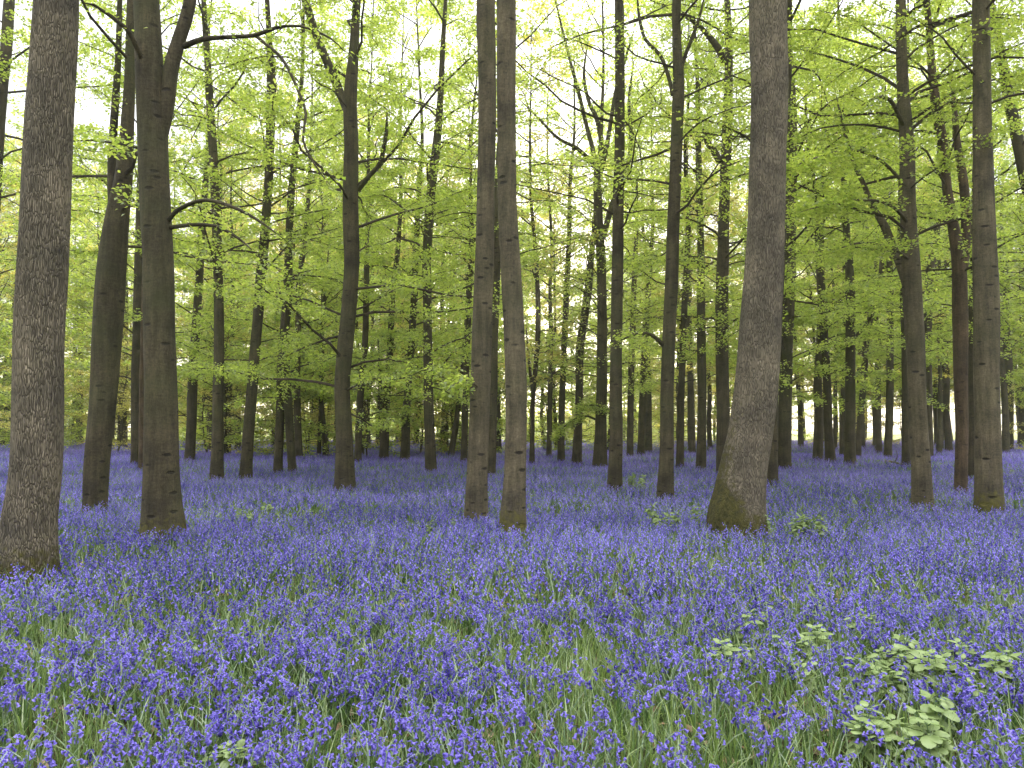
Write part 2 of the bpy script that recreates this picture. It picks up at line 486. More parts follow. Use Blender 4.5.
# each tree: base pixel, stem pixels (x, y, width), and how the crown grows
TREES = [
 dict(b=(27,567), p=[(27,556,52),(31,510,47),(36,460,46),(40,330,44),(43,280,44),(50,156,43),(59,0,41)], bark='rough', z0=9, dn=.5, flare=.22, moss=.5,
      lab='thick trunk with deeply furrowed grey bark at the left edge of the wood'),
 dict(b=(738,524), p=[(737,519,56),(740,497,50),(744,470,45),(751,430,42),(756,380,41),(760,330,40),(764,280,38),(767,200,37),(769,120,37),(769,0,37)], bark='rough', z0=9, dn=.5, flare=.02, moss=.75, mdir=0.0,
      lab='broad furrowed trunk leaning right, its flared foot coated in green moss'),
 dict(b=(163,534), p=[(163,526,36),(162,500,34),(161,440,32),(160,360,31),(159,280,30),(155,200,29),(152,120,28),(149,60,26),(147,0,24)], bark=SM, z0=8.5, dn=.5, flare=.2, moss=.5,
      limbs=[(0.0,[(158,150,13),(166,110,15),(171,70,15),(179,40,13),(189,5,12),(196,-60,10),(200,-160,8)],0),
             (-.8,[(148,72,6),(138,50,5),(127,29,4.5),(112,17,4),(94,5,3),(80,2,2)],.1),
             (-1.0,[(184,46,6),(203,39,5),(230,37,4),(256,35,4),(275,28,3.4),(300,26,2.6),(330,38,2),(345,52,1.5)],.25),
             (-.6,[(256,36,3.5),(283,60,3.2),(300,95,3),(306,115,3),(303,140,2.5),(315,165,2),(330,185,1.5)],.35),
             (-.6,[(167,222,5),(176,211,4.5),(187,205,4.2),(205,200,4),(230,206,3.4),(256,219,2.8),(285,240,1.8)],.12),
             (-.3,[(168,228,4.5),(190,225,4),(215,226,3.4),(238,238,2.8),(252,250,2)],.1)],
      lab='tall forked trunk at left with bare curving side branches'),
 dict(b=(513,531), p=[(513,524,24),(515,480,21.5),(516,430,21.5),(516,380,22),(514,330,21.5),(511,280,21),(508,220,19.5),(507,160,18.5),(506,90,18.5),(506,0,19)], bark='pale', z0=8, dn=.5, flare=.3, moss=.7,
      lab='smooth bent grey trunk in the middle, the nearer of the central pair'),
 dict(b=(476,513), p=[(476,506,21),(478,460,20),(480,400,19.5),(482,330,19.5),(484,270,19),(486,200,18.5),(487,120,18.5),(487,60,18.5),(486,0,18.5)], bark='pale', z0=9, dn=.6, flare=.3, moss=.15,
      limbs=[(-.5,[(482,395,2.4),(476,385,2.2),(468,380,2),(455,384,1.6),(446,392,1.2)],1.6)],
      lab='straight grey brown trunk just left of the bent central one'),
 dict(b=(95,508), p=[(95,502,22),(97,460,24),(104,400,25),(107,340,27),(112,280,27),(119,220,22),(127,170,16),(133,90,11),(137,0,9)], bark=SM, z0=4.2, dn=.9, Lm=3.6, flare=.12, moss=.2,
      limbs=[(.3,[(116,228,13),(112,180,9),(113,140,8),(118,60,6),(120,0,5),(122,-80,4)],.5)],
      lab='dark leaning trunk pocked with branch scars, between the two big left trunks'),
 dict(b=(988,508), p=[(989,501,25),(988,450,23.5),(987,390,23),(986,330,23),(985,270,22),(983,190,19),(981,100,17),(980,0,16)], bark='pale', z0=6.5, dn=.8, flare=.25, moss=.8,
      lab='upright scarred trunk with a mossy foot near the right edge'),
 dict(b=(921,500), p=[(922,494,18),(920,450,17.5),(918,400,17),(916,340,18),(913,280,18),(911,220,15),(911,150,14),(908,80,11.5),(907,0,10)], bark='pale', z0=4.5, dn=1.3, Lm=3.6, flare=.18, moss=.3,
      limbs=[(.4,[(906,286,7),(900,265,8),(893,248,8),(884,225,8),(873,207,6),(864,185,5),(856,168,4.5),(848,145,4),(842,121,3),(836,95,2.5)],.5),
             (-.8,[(905,129,4),(897,112,4),(890,100,4),(878,97,3),(862,105,2.4)],.7),
             (-1.6,[(910,225,3),(890,205,3),(862,200,2.6),(826,205,2.2),(800,212,1.5)],2.0),
             (-1.6,[(910,190,3),(880,160,3),(850,150,2.5),(815,158,2),(790,168,1.5)],2.0),
             (-1.2,[(912,262,3),(890,247,2.6),(860,243,2.2),(835,250,1.6)],1.8)],
      lab='smooth trunk at right with a curved limb sweeping up to the left'),
 dict(b=(665,494), p=[(665,488,15),(667,440,14),(667,390,13.5),(669,330,13),(671,280,13),(673,220,12),(675,150,12),(677,90,12),(675,40,9),(675,0,9)], bark=SM, z0=5, dn=.55, flare=.3, moss=.1,
      limbs=[(.4,[(673,95,5),(668,75,4),(660,55,4),(645,39,3.5),(639,15,3),(637,-10,2.6)],.1),
             (.2,[(680,75,4),(684,59,4),(693,35,3.5),(700,15,3),(706,-10,2.4)],.3),
             (-.5,[(663,345,5),(656,338,4),(646,333,3),(630,336,2.2),(612,345,1.5)],1.0)],
      lab='slim dark trunk forking high up, standing left of the broad mossy one'),
 dict(b=(961,489), p=[(961,484,11.5),(962,430,12),(961,370,13),(961,320,14),(961,270,13),(956,230,11),(950,190,9),(947,150,10),(941,110,10),(936,70,8),(933,20,6)], bark='red', z0=4.5, dn=.8, flare=.15, moss=.1,
      limbs=[(.3,[(962,268,11),(966,225,9),(963,180,8.5),(957,140,7),(955,115,6),(950,60,4)],.3)],
      lab='reddish brown trunk with a twisting fork near the right edge'),
 dict(b=(615,487), p=[(615,480,14),(616,430,13.5),(616,360,12),(617,280,11.5),(618,200,11),(619,130,10.5),(619,60,10),(618,0,9)], bark=SM, z0=6, dn=.25, flare=.2, moss=.1,
      lab='very straight slender trunk right of centre with almost no low leaves'),
 dict(b=(345,484), p=[(345,478,19),(344,430,17),(342,390,16),(345,350,16),(350,300,15),(352,260,15),(351,215,16),(352,150,15),(351,100,14),(355,50,10),(358,0,8)], bark='smooth', z0=1.9, dn=1.7, Lm=4.4, nb=46, flare=.15, moss=.1,
      limbs=[(.3,[(348,112,9),(335,80,9),(318,40,8),(306,0,7),(298,-50,5)],.5),
             (-.6,[(358,190,6),(370,175,5),(380,163,5),(386,135,4),(387,112,3)],.3)],
      lab='sturdy brown trunk at centre left draped in low bright leaf sprays'),
 dict(b=(771,485), p=[(771,480,13),(772,400,12),(776,320,12),(780,240,10),(783,160,9),(786,60,8)], bark=SM, z0=4, dn=1.0, lab='plain trunk half hidden directly behind the broad mossy one'),
 dict(b=(217,476), p=[(217,470,12),(218,400,11),(219,340,10),(218,280,9),(216,220,9),(213,160,9),(210,110,8),(206,50,6),(203,0,5)], bark=SM, z0=2.8, dn=.9, lab='slim upright trunk right of the forked left one'),
 dict(b=(246,475), p=[(246,470,11.5),(251,400,11),(257,330,10),(261,280,10),(268,200,9),(271,130,9),(272,80,9),(270,40,6),(268,0,5)], bark=SM, z0=3.2, dn=1.1, lab='slim trunk leaning gently right at centre left'),
 dict(b=(723,475), p=[(723,470,13),(723,420,13),(722,370,12.5),(721,300,12.5),(722,250,12),(723,190,10.5),(725,130,10),(726,60,8)], bark='dark', z0=3.2, dn=1.3, Lm=3.2,
      limbs=[(.2,[(720,162,7),(714,151,7),(707,141,6),(703,128,4)],.3),(-.3,[(724,62,6),(718,48,7),(707,34,5),(696,23,4.5),(675,10,4),(650,0,3)],.6),(-.5,[(720,325,2),(712,318,2),(700,322,1.6),(690,332,1.2)],1.6)],
      lab='dark trunk with a broken limb stub, just left of the broad mossy one'),
 dict(b=(973,475), p=[(973,470,11),(973,400,10),(973,330,10),(975,280,9),(977,200,8)], bark='dark', z0=3.5, dn=1.0, lab='dark trunk in the gap between the reddish and the scarred right trunks'),
 dict(b=(491,474), p=[(491,468,9),(493,400,9),(494,330,9),(497,250,8),(499,160,7)], bark=SM, z0=6, dn=.3, lab='narrow trunk glimpsed between the central pair'),
 dict(b=(278,471), p=[(278,466,9),(280,420,8.5),(281,370,8.5),(284,330,9),(287,300,10),(288,250,8),(290,200,7),(294,150,6)], bark=SM, z0=2.4, dn=1.3, Lm=3.2,
      limbs=[(-.2,[(292,474,10),(292,466,9),(289,420,8.5),(286,370,8),(285,335,8),(286,310,5)],0)],
      lab='twin stemmed tree joined at head height, at centre left'),
 dict(b=(431,471), p=[(431,466,11),(429,420,10),(428,360,9.5),(427,290,9),(427,250,9),(431,190,9),(436,150,9),(440,100,7),(443,40,5)], bark=SM, z0=1.6, dn=1.5, Lm=4.0, nb=40, lab='dark trunk left of centre wrapped in leafy shoots'),
 dict(b=(701,469), p=[(701,463,10),(702,400,9),(701,330,8.5),(701,280,8),(700,230,7),(698,150,6)], bark=SM, z0=4, dn=.9, lab='plain straight trunk between the high forking and the stubbed one'),
 dict(b=(600,466), p=[(600,462,14),(601,420,11),(602,370,10.5),(602,310,10),(601,260,9.5),(598,210,9),(597,165,7)], bark=SM, z0=2.2, dn=.35, Lm=2.6, top=True,
      limbs=[(.2,[(597,172,6),(593,150,5),(585,120,4),(578,90,4),(570,60,3),(560,20,2.5),(553,-10,2)],.25),
             (-.2,[(597,172,6),(602,150,5.5),(597,120,4.5),(589,102,4),(584,75,3),(588,40,2)],.2),
             (.3,[(599,180,5),(606,150,5),(611,120,4),(616,90,3.6),(625,60,3),(634,30,2)],.25),
             (-.5,[(595,165,4.5),(578,149,4),(558,138,3),(540,120,2.3),(520,100,2)],.2),
             (.1,[(603,238,6),(612,205,6),(622,185,5),(629,160,4.6),(631,130,4),(629,100,3),(634,60,2)],.2),
             (-.6,[(597,420,2.2),(585,416,2),(570,422,1.7),(557,434,1.2)],2.2),(-.8,[(604,415,2.2),(612,410,2),(590,405,1.6),(574,410,1.2)],2.0)],
      lab='trunk right of centre whose bare crown fans out against the sky'),
 dict(b=(680,466), p=[(680,460,7.5),(681,400,7),(683,340,6.5),(685,290,6),(688,220,5)], bark='dark', z0=3, dn=1.0, lab='thin dark trunk close behind the high forking one'),
 dict(b=(784,467), p=[(784,462,13.5),(785,400,13),(786,340,12.5),(787,280,12),(789,200,9),(790,150,8)], bark=SM, z0=2.2, dn=1.5, Lm=3.8, nb=40, lab='leafy trunk just right of the broad mossy one'),
 dict(b=(907,465), p=[(907,460,9.5),(906,420,8),(906,370,7.5),(905,320,8),(902,250,8),(903,180,8)], bark='dark', z0=4, dn=1.0, lab='dark trunk tucked against the smooth limb bearing one at right'),
 dict(b=(135,464), p=[(135,458,8),(136,380,9),(138,300,10),(139,230,8),(141,150,7)], bark='dark', z0=3, dn=1.6, Lm=4.2, lab='dark narrow trunk in the gap left of the forked left one'),
 dict(b=(141.5,467), p=[(141.5,462,6),(142,390,5.5),(143,330,5),(144,270,4.5),(146,200,4)], bark='red', z0=4.5, dn=.6, lab='thin reddish stem hugging the forked left trunk'),
 dict(b=(850,463), p=[(850,458,11),(850,400,10),(850,340,9),(849,280,8.5),(846,240,7),(843,200,7)], bark=SM, z0=3, dn=1.2, Lm=3.4,
      limbs=[(-.8,[(848,342,3.4),(838,341,3.2),(826,345,3),(810,353,2.6),(791,362,2)],.5),(-.4,[(851,340,4),(862,330,3.6),(872,315,3),(880,295,2)],.5)],
      lab='trunk at right centre with one long bare branch pointing left'),
 dict(b=(577,463), p=[(577,458,9.5),(579,400,8),(580,350,8),(584,320,8),(588,290,8),(592,250,6),(598,190,5)], bark='dark', z0=3.5, dn=.6, lab='dark trunk leaning right toward the bare fan shaped crown'),
 dict(b=(464,462), p=[(464,456,6.5),(465,410,6),(467,350,6),(469,300,5.5),(471,240,5)], bark='dark', z0=3, dn=.7, lab='thin stem close left of the central pair'),
 dict(b=(405,461), p=[(405,455,9),(407,400,8),(411,350,7),(414,300,7),(416,250,6)], bark=SM, z0=1.8, dn=1.4, Lm=3.6, nb=40, lab='leaf veiled trunk leaning slightly right, second left of the shoot wrapped one'),
 dict(b=(384,459), p=[(384,453,9),(386,400,7.5),(390,350,7),(392,300,6)], bark='dark', z0=1.8, dn=1.4, Lm=3.4, nb=38,
      limbs=[(-.2,[(383,446,5),(380,410,4.5),(380,380,4),(378,340,3)],.5)], lab='dark double stemmed trunk behind low leaves at centre left'),
 dict(b=(358,462), p=[(358,455,7),(360,400,7),(365,340,6),(366,290,6)], bark='dark', z0=1.8, dn=1.3, lab='dim trunk just right of the sturdy leaf draped one'),
 dict(b=(326,456), p=[(326,452,6),(323,420,5),(321,390,4.5),(322,330,4),(325,290,4)], bark='dark', z0=2.6, dn=1.2, H=11, lab='thin blackish sapling stem tilting left at centre left'),
 dict(b=(299,458), p=[(299,452,7),(297,400,7),(298,340,6),(300,280,6)], bark='dark', z0=2, dn=1.2, lab='dim dark trunk close right of the twin stemmed tree'),
 dict(b=(190,460), p=[(190,455,10),(192,410,9.5),(194,360,9),(199,300,8),(203,240,7),(207,190,6)], bark='dark', z0=3, dn=1.0, lab='dark trunk leaning right, between the forked and the slim upright left ones'),
 dict(b=(829,461), p=[(830,456,9.5),(828,420,8),(826,370,8),(823,330,8),(820,290,8),(816,240,6)], bark='dark', z0=2.6, dn=1.3, lab='blackish trunk leaning left, right one of a dark pair'),
 dict(b=(818,460), p=[(818,454,10),(819,420,9),(818,390,8),(820,350,7),(823,300,7)], bark='dark', z0=2.6, dn=1.3, lab='blackish upright trunk, left one of a dark pair'),
 dict(b=(888,457), p=[(888,452,7.5),(890,400,7),(891,340,7),(892,280,6)], bark=SM, z0=3, dn=1.1, lab='dim straight trunk left of the tucked dark one at right'),
 dict(b=(532,463), p=[(532,457,5),(533,400,4.5),(537,350,5),(538,310,5),(536,260,4)], bark='dark', z0=3, dn=.7,
      limbs=[(.1,[(533,395,3),(530,370,3),(528,350,2.4),(526,325,2)],.5)], lab='spindly trunk right of the bent central one'),
 dict(b=(561,460), p=[(561,455,7),(562,400,6.5),(564,350,6),(566,300,6),(569,240,5)], bark=SM, z0=3, dn=.7, lab='slim grey trunk left of the dark leaning one at centre right'),
 dict(b=(451,455), p=[(452,449,6),(456,425,6),(459,400,5),(464,350,4),(468,290,4)], bark='dark', z0=3, dn=.9, lab='thin trunk tilting right, left of the central pair'),
 dict(b=(929,457), p=[(929,452,8),(928,400,8),(928,340,8),(930,280,8),(937,230,6),(946,180,5)], bark='dark', z0=4, dn=1.0, lab='dark trunk in the bright gap right of the limb bearing one'),
 dict(b=(859,457), p=[(858,452,6),(861,410,6),(864,380,6),(866,340,6),(872,310,6),(880,280,5)], bark='dark', z0=3.4, dn=1.1, lab='thin bent trunk leaning right at right centre'),
 dict(b=(630,456), p=[(630,452,6.5),(631,380,6.3),(633,320,6)], bark='dark', z0=3, dn=.9, lab='thin dim trunk, left of a distant pair at centre right'),
 dict(b=(641,455), p=[(641,450,7),(643,380,6.5),(646,320,6)], bark='dark', z0=3, dn=.9, lab='thin dim trunk, right of a distant pair at centre right'),
 dict(b=(843,456), p=[(842,451,5),(843,400,5),(845,340,5)], bark='dark', z0=3.2, dn=1.0, lab='pencil thin trunk close left of the long branched one'),
 dict(b=(879,453), p=[(879,449,6),(878,400,6),(880,340,5)], bark='dark', z0=3.2, dn=1.0, lab='thin upright trunk seen against the pale field gap'),
 dict(b=(941,450), p=[(940,446,6.5),(941,400,6),(942,350,5)], bark='dark', z0=4, dn=1.0, lab='small far trunk standing before the bright field at right'),
 dict(b=(1009,450), p=[(1009,445,8),(1009,390,8.5),(1008,340,8),(1007,290,7)], bark=SM, z0=3, dn=1.2, lab='far trunk right of the scarred mossy footed one'),
 dict(b=(1022,447), p=[(1022,442,8),(1022,390,8),(1023,320,7)], bark='dark', z0=3, dn=1.2, lab='far dark trunk cut by the right edge of the photo'),
 dict(b=(3,446), p=[(3,441,8),(5,400,8),(9,350,8),(13,320,7),(19,250,6)], bark=SM, z0=3, dn=1.5, Lm=4.2, lab='far leaning trunk at the left edge of the photo'),
 dict(b=(11,444), p=[(11,440,6),(12,380,6),(14,330,6)], bark='dark', z0=3, dn=1.2, lab='far thin upright trunk near the left edge of the photo'),
 dict(b=(79,444), p=[(79,439,6),(80,380,5.5),(82,330,5)], bark='pale', z0=2.6, dn=1.6, Lm=4.2, lab='far pale trunk in the gap right of the furrowed left one'),
 dict(b=(122,447), p=[(122,442,9),(123,390,8),(124,340,8)], bark='pale', z0=2.8, dn=1.0, lab='far greyish trunk right of the scarred leaning one'),
 dict(b=(228,453), p=[(228,448,6),(229,400,5.5),(232,330,5)], bark='dark', z0=2.4, dn=1.2, lab='far dim trunk right of the slim upright one at left'),
 dict(b=(238,449), p=[(238,445,6),(238,400,5.5),(240,340,5)], bark='dark', z0=2.4, dn=1.2, lab='far dim trunk close left of the right leaning slim one'),
 dict(b=(549,456), p=[(549,452,5),(550,400,5),(551,340,4.5)], bark='dark', z0=3, dn=.8, lab='far thin trunk left of the slim grey one at centre right'),
 dict(b=(1054,480), p=[(1053,475,16),(1046,350,15),(1037,230,13),(1024,164,11.5),(1013,110,11),(1005,65,9),(998,25,8),(992,0,7)], bark='dark', z0=4.5, dn=1.0, Lm=3.2,
      lab='dark stem leaning into the picture at the upper right corner'),
 dict(b=(-34,474), p=[(-33,469,15),(-14,300,13),(0,110,11),(6,50,11),(9,0,10)], bark='dark', z0=2.5, dn=1.5, Lm=4.2,
      lab='dark stem leaning into the picture at the upper left corner'),
]


def make_tree(i, T):
    rng = np.random.default_rng(500 + i)
    bx, by = T['b']
    B = on_plane(bx, by); Y = B[1]
    zb = float(gh(B[0], B[1]))
    root = thing('beech_tree', (B[0], B[1], zb), T['lab'], 'tree', 'tall trunks of the bluebell wood')
    dist = Y
    H = T.get('H', rng.uniform(20, 25))
    lean_y = rng.normal(0, 0.015)
    pts = []
    p0 = T['p'][0]
    for (x, y, w) in T['p']:
        q = at_depth(x, y, Y); pts.append([q[0], Y, q[2], w * 0.5 * Y / F])
    # foot below the flowers
    f = pts[0]
    pts.insert(0, [f[0] - (pts[1][0] - f[0]) * 0.15, Y, zb - 0.12, f[3] * 1.02])
    if pts[1][2] < zb + 0.05: pts.pop(1)
    last = pts[-1]; prev = pts[-2]
    # carry the stem on above the last measured point
    if T.get('top'):
        top = last
    else:
        dx = np.clip((last[0] - prev[0]) / max(0.3, last[2] - prev[2]), -0.10, 0.10)
        z = last[2]; x = last[0]
        while z < H - 0.5:
            st = min(2.5, H - z); z += st; x += dx * st + rng.normal(0, 0.10); dx *= 0.7
            r = last[3] * max(0.12, 1 - ((z - last[2]) / max(1.0, H - last[2])) ** 0.9)
            pts.append([x, Y, z, r])
    pts = np.array(pts)
    pts[:, 1] += (pts[:, 2] - zb) * lean_y * np.clip(pts[:, 2] / 8, 0, 1)
    near = dist < 16
    path = spline(pts, 0.12 if near else 0.3)
    org = np.array([B[0], B[1], zb]); GAP[0] = org
    loc = path.copy(); loc[:, :3] -= org
    v, q, moss = trunk_curve(loc, 32 if near else 14, T.get('flare', 0.18) + 0.14, rng, mossy=T.get('moss', 0.2), moss_dir=T.get('mdir'))
    mb = MB(); mb.add(v, q, moss=moss); mb.build('trunk', [M[T['bark']]], root)
    # crown
    fol = MB()
    far = dist > 30
    leaf = 0.072 if dist < 20 else (0.09 if dist < 30 else 0.13)
    nl = 100 if dist < 20 else (74 if dist < 30 else 46)
    above = T['z0'] >= 8
    nb = T.get('nb', 26 if above else 44)
    if T['dn'] > 0:
        crown(fol, loc, rng, T['z0'], nb, T.get('Lm', 3.2), 10, nl if not above else 16, leaf if not above else 0.12, T['dn'] * (1 if above else 0.8))
    for dy, pl, ld in T.get('limbs', []):
        n = len(pl)
        lp = []
        for k, (x, y, w) in enumerate(pl):
            yy = Y + dy * (k / (n - 1)) ** 0.8 + np.interp(at_depth(x, y, Y)[2], pts[:, 2], pts[:, 1]) - Y
            q3 = at_depth(x, y, yy)
            lp.append([q3[0], yy, q3[2], w * 0.5 * yy / F])
        lp[-1][3] *= 0.35
        lp = spline(np.array(lp), 0.15)
        lp[:, :3] -= org
        lv, lq, lm = trunk_curve(lp, 10, 0, rng, lumpy=0.07)
        m2 = MB(); m2.add(lv, lq); m2.build('limb', [M[T['bark']]], root)
        sel = np.linspace(0, len(lp) - 1, 8).astype(int)
        P = lp[sel][None, :, :3]
        Ln = np.linalg.norm(np.diff(P[0], axis=0), axis=1).sum()
        ms = max(4, int(Ln * (5.0 if ld > 1 else 3.0)))
        sprays(fol, P, None, rng, ms, nl, leaf, ld, min(0.35, 0.9 / max(1, Ln) if ld <= 1 else 0.22), t0=0.25)
    if fol.n:
        yel = rng.random() < (0.35 if 520 < bx < 720 else 0.18)
        fol.build('crown', [M['twig'], M['leaf_yellow' if yel and far else 'leaf']], root, smooth=False)
    return root, (B[0], B[1])


spots = []
for i, T in enumerate(TREES):
    spots.append(make_tree(i, T)[1])
GAP[0] = None


def generic_tree(rng, H, r, z0, nb, Lm, leaf, nl, dens, lean, leafkey, barkkey, name, label, group, M_sub=8, e_lo=12, e_hi=50):
    root = thing(name, (0, 0, 0), label, 'tree', group)
    zz = np.linspace(-0.15, H, 10)
    x = np.cumsum(rng.normal(0, 0.09, 10)) + zz * lean; y = np.cumsum(rng.normal(0, 0.09, 10))
    x -= x[0]; y -= y[0]
    pth = spline(np.stack([x, y, zz, r * np.clip(1 - (np.maximum(zz, 0) / H) ** 1.1 * 0.9, 0.06, 1)], -1), 0.6)
    v, q, moss = trunk_curve(pth, 10, 0.25, rng)
    mb = MB(); mb.add(v, q, moss=moss); mb.build('trunk', [M[barkkey]], root)
    fol = MB()
    crown(fol, pth, rng, z0, nb, Lm, M_sub, nl, leaf, dens, e_lo=e_lo, e_hi=e_hi, wide=0.26, flatten=0.95)
    fol.build('crown', [M['twig'], M[leafkey]], root, smooth=False)
    return root


# distant trunks and their crowns, at the far end of the wood
LAB_FAR = 'distant slender beech among the crowded trunks at the far end of the wood'
GR_FAR = 'distant beeches at the far end of the wood'
LAB_SAP = 'young leafy beech filling the gaps low between the distant trunks'
GR_SAP = 'young leafy beeches between the distant trunks'
protos = []
for k in range(8):
    rng = np.random.default_rng(900 + k)
    protos.append(generic_tree(rng, rng.uniform(19, 25), rng.uniform(0.13, 0.23), rng.uniform(2.2, 5.5), 60, 3.4, 0.17, 26, 1.0,
                               rng.normal(0, 0.04), 'leaf_yellow' if k in (2, 5, 7) else 'leaf', ['dark', 'smooth', 'dark', 'smooth'][k % 4],
                               'beech_tree', LAB_FAR, GR_FAR))
saps = []
for k in range(4):
    rng = np.random.default_rng(950 + k)
    saps.append(generic_tree(rng, rng.uniform(6, 10), rng.uniform(0.04, 0.07), 0.5, 50, 2.7, 0.13, 34, 0.9, rng.normal(0, 0.06),
                             'leaf_yellow' if k in (1, 3) else 'leaf', 'dark', 'young_beech', LAB_SAP, GR_SAP, e_lo=4, e_hi=40))

rs = np.random.default_rng(77)
taken = [np.array(s) for s in spots]


def free(x, y, dmin):
    return all((x - t[0]) ** 2 + (y - t[1]) ** 2 > dmin * dmin for t in taken)


cnt = 0
used = set()
while cnt < 170:
    Y = math.sqrt(rs.uniform(40 ** 2, 92 ** 2))
    X = rs.uniform(-0.78, 0.78) * Y
    if abs(X - 0.0248 * Y) < 4.2: continue
    if not free(X, Y, 2.3): continue
    taken.append(np.array([X, Y]))
    k = cnt % 8
    z = float(gh(X, Y)); rz = rs.uniform(0, 6.28); s = rs.uniform(0.85, 1.15)
    if k not in used:
        used.add(k); o = protos[k]; o.location = (X, Y, z); o.rotation_euler.z = rz; o.scale = (s,) * 3
    else:
        dup(protos[k], (X, Y, z), rz, s, LAB_FAR, GR_FAR)
    cnt += 1
# the trees standing towards the sun, each grown on its own so that a small gap in the leaves lets the sun through
for k in range(7):
    rng = np.random.default_rng(1200 + k)
    Y = 46 + k * 6.2; X = 0.0248 * Y + (1 if k % 2 else -1) * rng.uniform(1.0, 2.6)
    z = float(gh(X, Y)); GAP[0] = np.array([X, Y, z]); taken.append(np.array([X, Y]))
    o = generic_tree(rng, rng.uniform(19, 24), rng.uniform(0.12, 0.2), rng.uniform(2.0, 4.5), 60, 3.6, 0.17, 28, 1.2, rng.normal(0, 0.03),
                     'leaf_yellow' if k % 2 else 'leaf', 'dark', 'beech_tree', LAB_FAR, GR_FAR)
    o.location = (X, Y, z)
GAP[0] = None
cnt = 0; used = set()
while cnt < 85:
    Y = rs.uniform(34, 92)
    X = rs.uniform(-0.74, 0.74) * Y
    # the right hand far side stays open to the field
    if X > 0.34 * Y and rs.random() < 0.6: continue
    if Y < 46 and X > -0.03 * Y: continue
    if abs(X - 0.0248 * Y) < 2.6 and Y > 52: continue
    if not free(X, Y, 1.6): continue
    taken.append(np.array([X, Y]))
    k = cnt % 4
    z = float(gh(X, Y)); rz = rs.uniform(0, 6.28); s = rs.uniform(0.7, 1.15)
    if k not in used:
        used.add(k); o = saps[k]; o.location = (X, Y, z); o.rotation_euler.z = rz; o.scale = (s,) * 3
    else:
        dup(saps[k], (X, Y, z), rz, s, LAB_SAP, GR_SAP)
    cnt += 1

# the far-off wooded edge across the field, one mass
rng = np.random.default_rng(61)
fol = MB()
cx = rng.uniform(-150, 30, 70); cyy = rng.uniform(140, 165, 70); hh = rng.uniform(3.5, 7.5, 70)
for a, b, h in zip(cx, cyy, hh):
    n = 700
    u = norm(rng.normal(0, 1, (n, 3))) * (rng.random(n) ** 0.4)[:, None]
    P = np.stack([a + u[:, 0] * h * .7, b + u[:, 1] * h * .6, h * .5 + u[:, 2] * h * .55], -1)
    P = P[P[:, 2] > 0]
    add_leaves(fol, P, norm(rng.normal(0, 1, P.shape)), 0.75, rng, 0, flat=1.2)
tag(fol.build('distant_woodland', [M['leaf']], smooth=False), 'far-off line of green bushes across the field', 'woodland', kind='stuff')

# dark evergreen bush behind the gap right of the furrowed left trunk
p = on_plane(68, 441)
t = thing('evergreen_bush', (p[0], p[1], 0), 'dark evergreen bush behind the gap right of the furrowed left trunk', 'bush')
rng = np.random.default_rng(31)
pth = spline(np.array([[0, 0, -.1, .07], [.1, 0, 1.2, .06], [0, .1, 3.0, .04], [.1, 0, 5.0, .012]]), 0.3)
v, q, mo = trunk_curve(pth, 8, 0.2, rng); mb = MB(); mb.add(v, q, moss=mo); mb.build('trunk', [M['dark']], t)
fol = MB(); crown(fol, pth, rng, 0.7, 40, 1.9, 10, 26, 0.13, 1.2, e_lo=5, e_hi=40); fol.build('crown', [M['twig'], M['leaf_dark']], t, smooth=False)


# ------------------------------------------------------------------ bluebells
def blades(n, rng, h, w, spread, K=4, lean=(0.3, 1.1), rad=0.02):
    """n strap leaves rising from the ground and arching over -> verts, quads"""
    az = rng.uniform(0, 2 * PI, n); L = h * rng.uniform(0.6, 1.2, n); ln = rng.uniform(*lean, n)
    u = np.linspace(0, 1, K + 1)
    ang = ln[:, None] * (0.35 + 1.1 * u[None] ** 1.5)          # tilt from vertical grows along the blade
    st = L[:, None] / K
    dx = np.sin(ang) * st; dz = np.cos(ang) * st
    r = np.concatenate([np.zeros((n, 1)), np.cumsum(dx[:, :-1], 1)], 1) + rng.uniform(0, rad, (n, 1))
    z = np.concatenate([np.zeros((n, 1)), np.cumsum(dz[:, :-1], 1)], 1)
    c, s = np.cos(az)[:, None], np.sin(az)[:, None]
    W = w * rng.uniform(0.7, 1.2, (n, 1)) * np.array([0.7, 1.0, 0.9, 0.6, 0.08] if K == 4 else ([0.8, 1.0, 0.1] if K == 2 else [0.8, 1, 0.7, 0.08]))[None] * 0.5
    tw = rng.normal(0, 0.5, (n, 1))
    sx, sy = -s * np.cos(tw), c * np.cos(tw)
    A = np.stack([c * r + sx * W, s * r + sy * W, z + np.sin(tw) * W], -1)
    B = np.stack([c * r - sx * W, s * r - sy * W, z - np.sin(tw) * W], -1)
    v = np.stack([A, B], 2).reshape(n, -1, 3)
    i = (np.arange(n) * 2 * (K + 1))[:, None] + np.arange(K)[None] * 2
    q = np.stack([i, i + 1, i + 3, i + 2], -1).reshape(-1, 4)
    return v.reshape(-1, 3), q


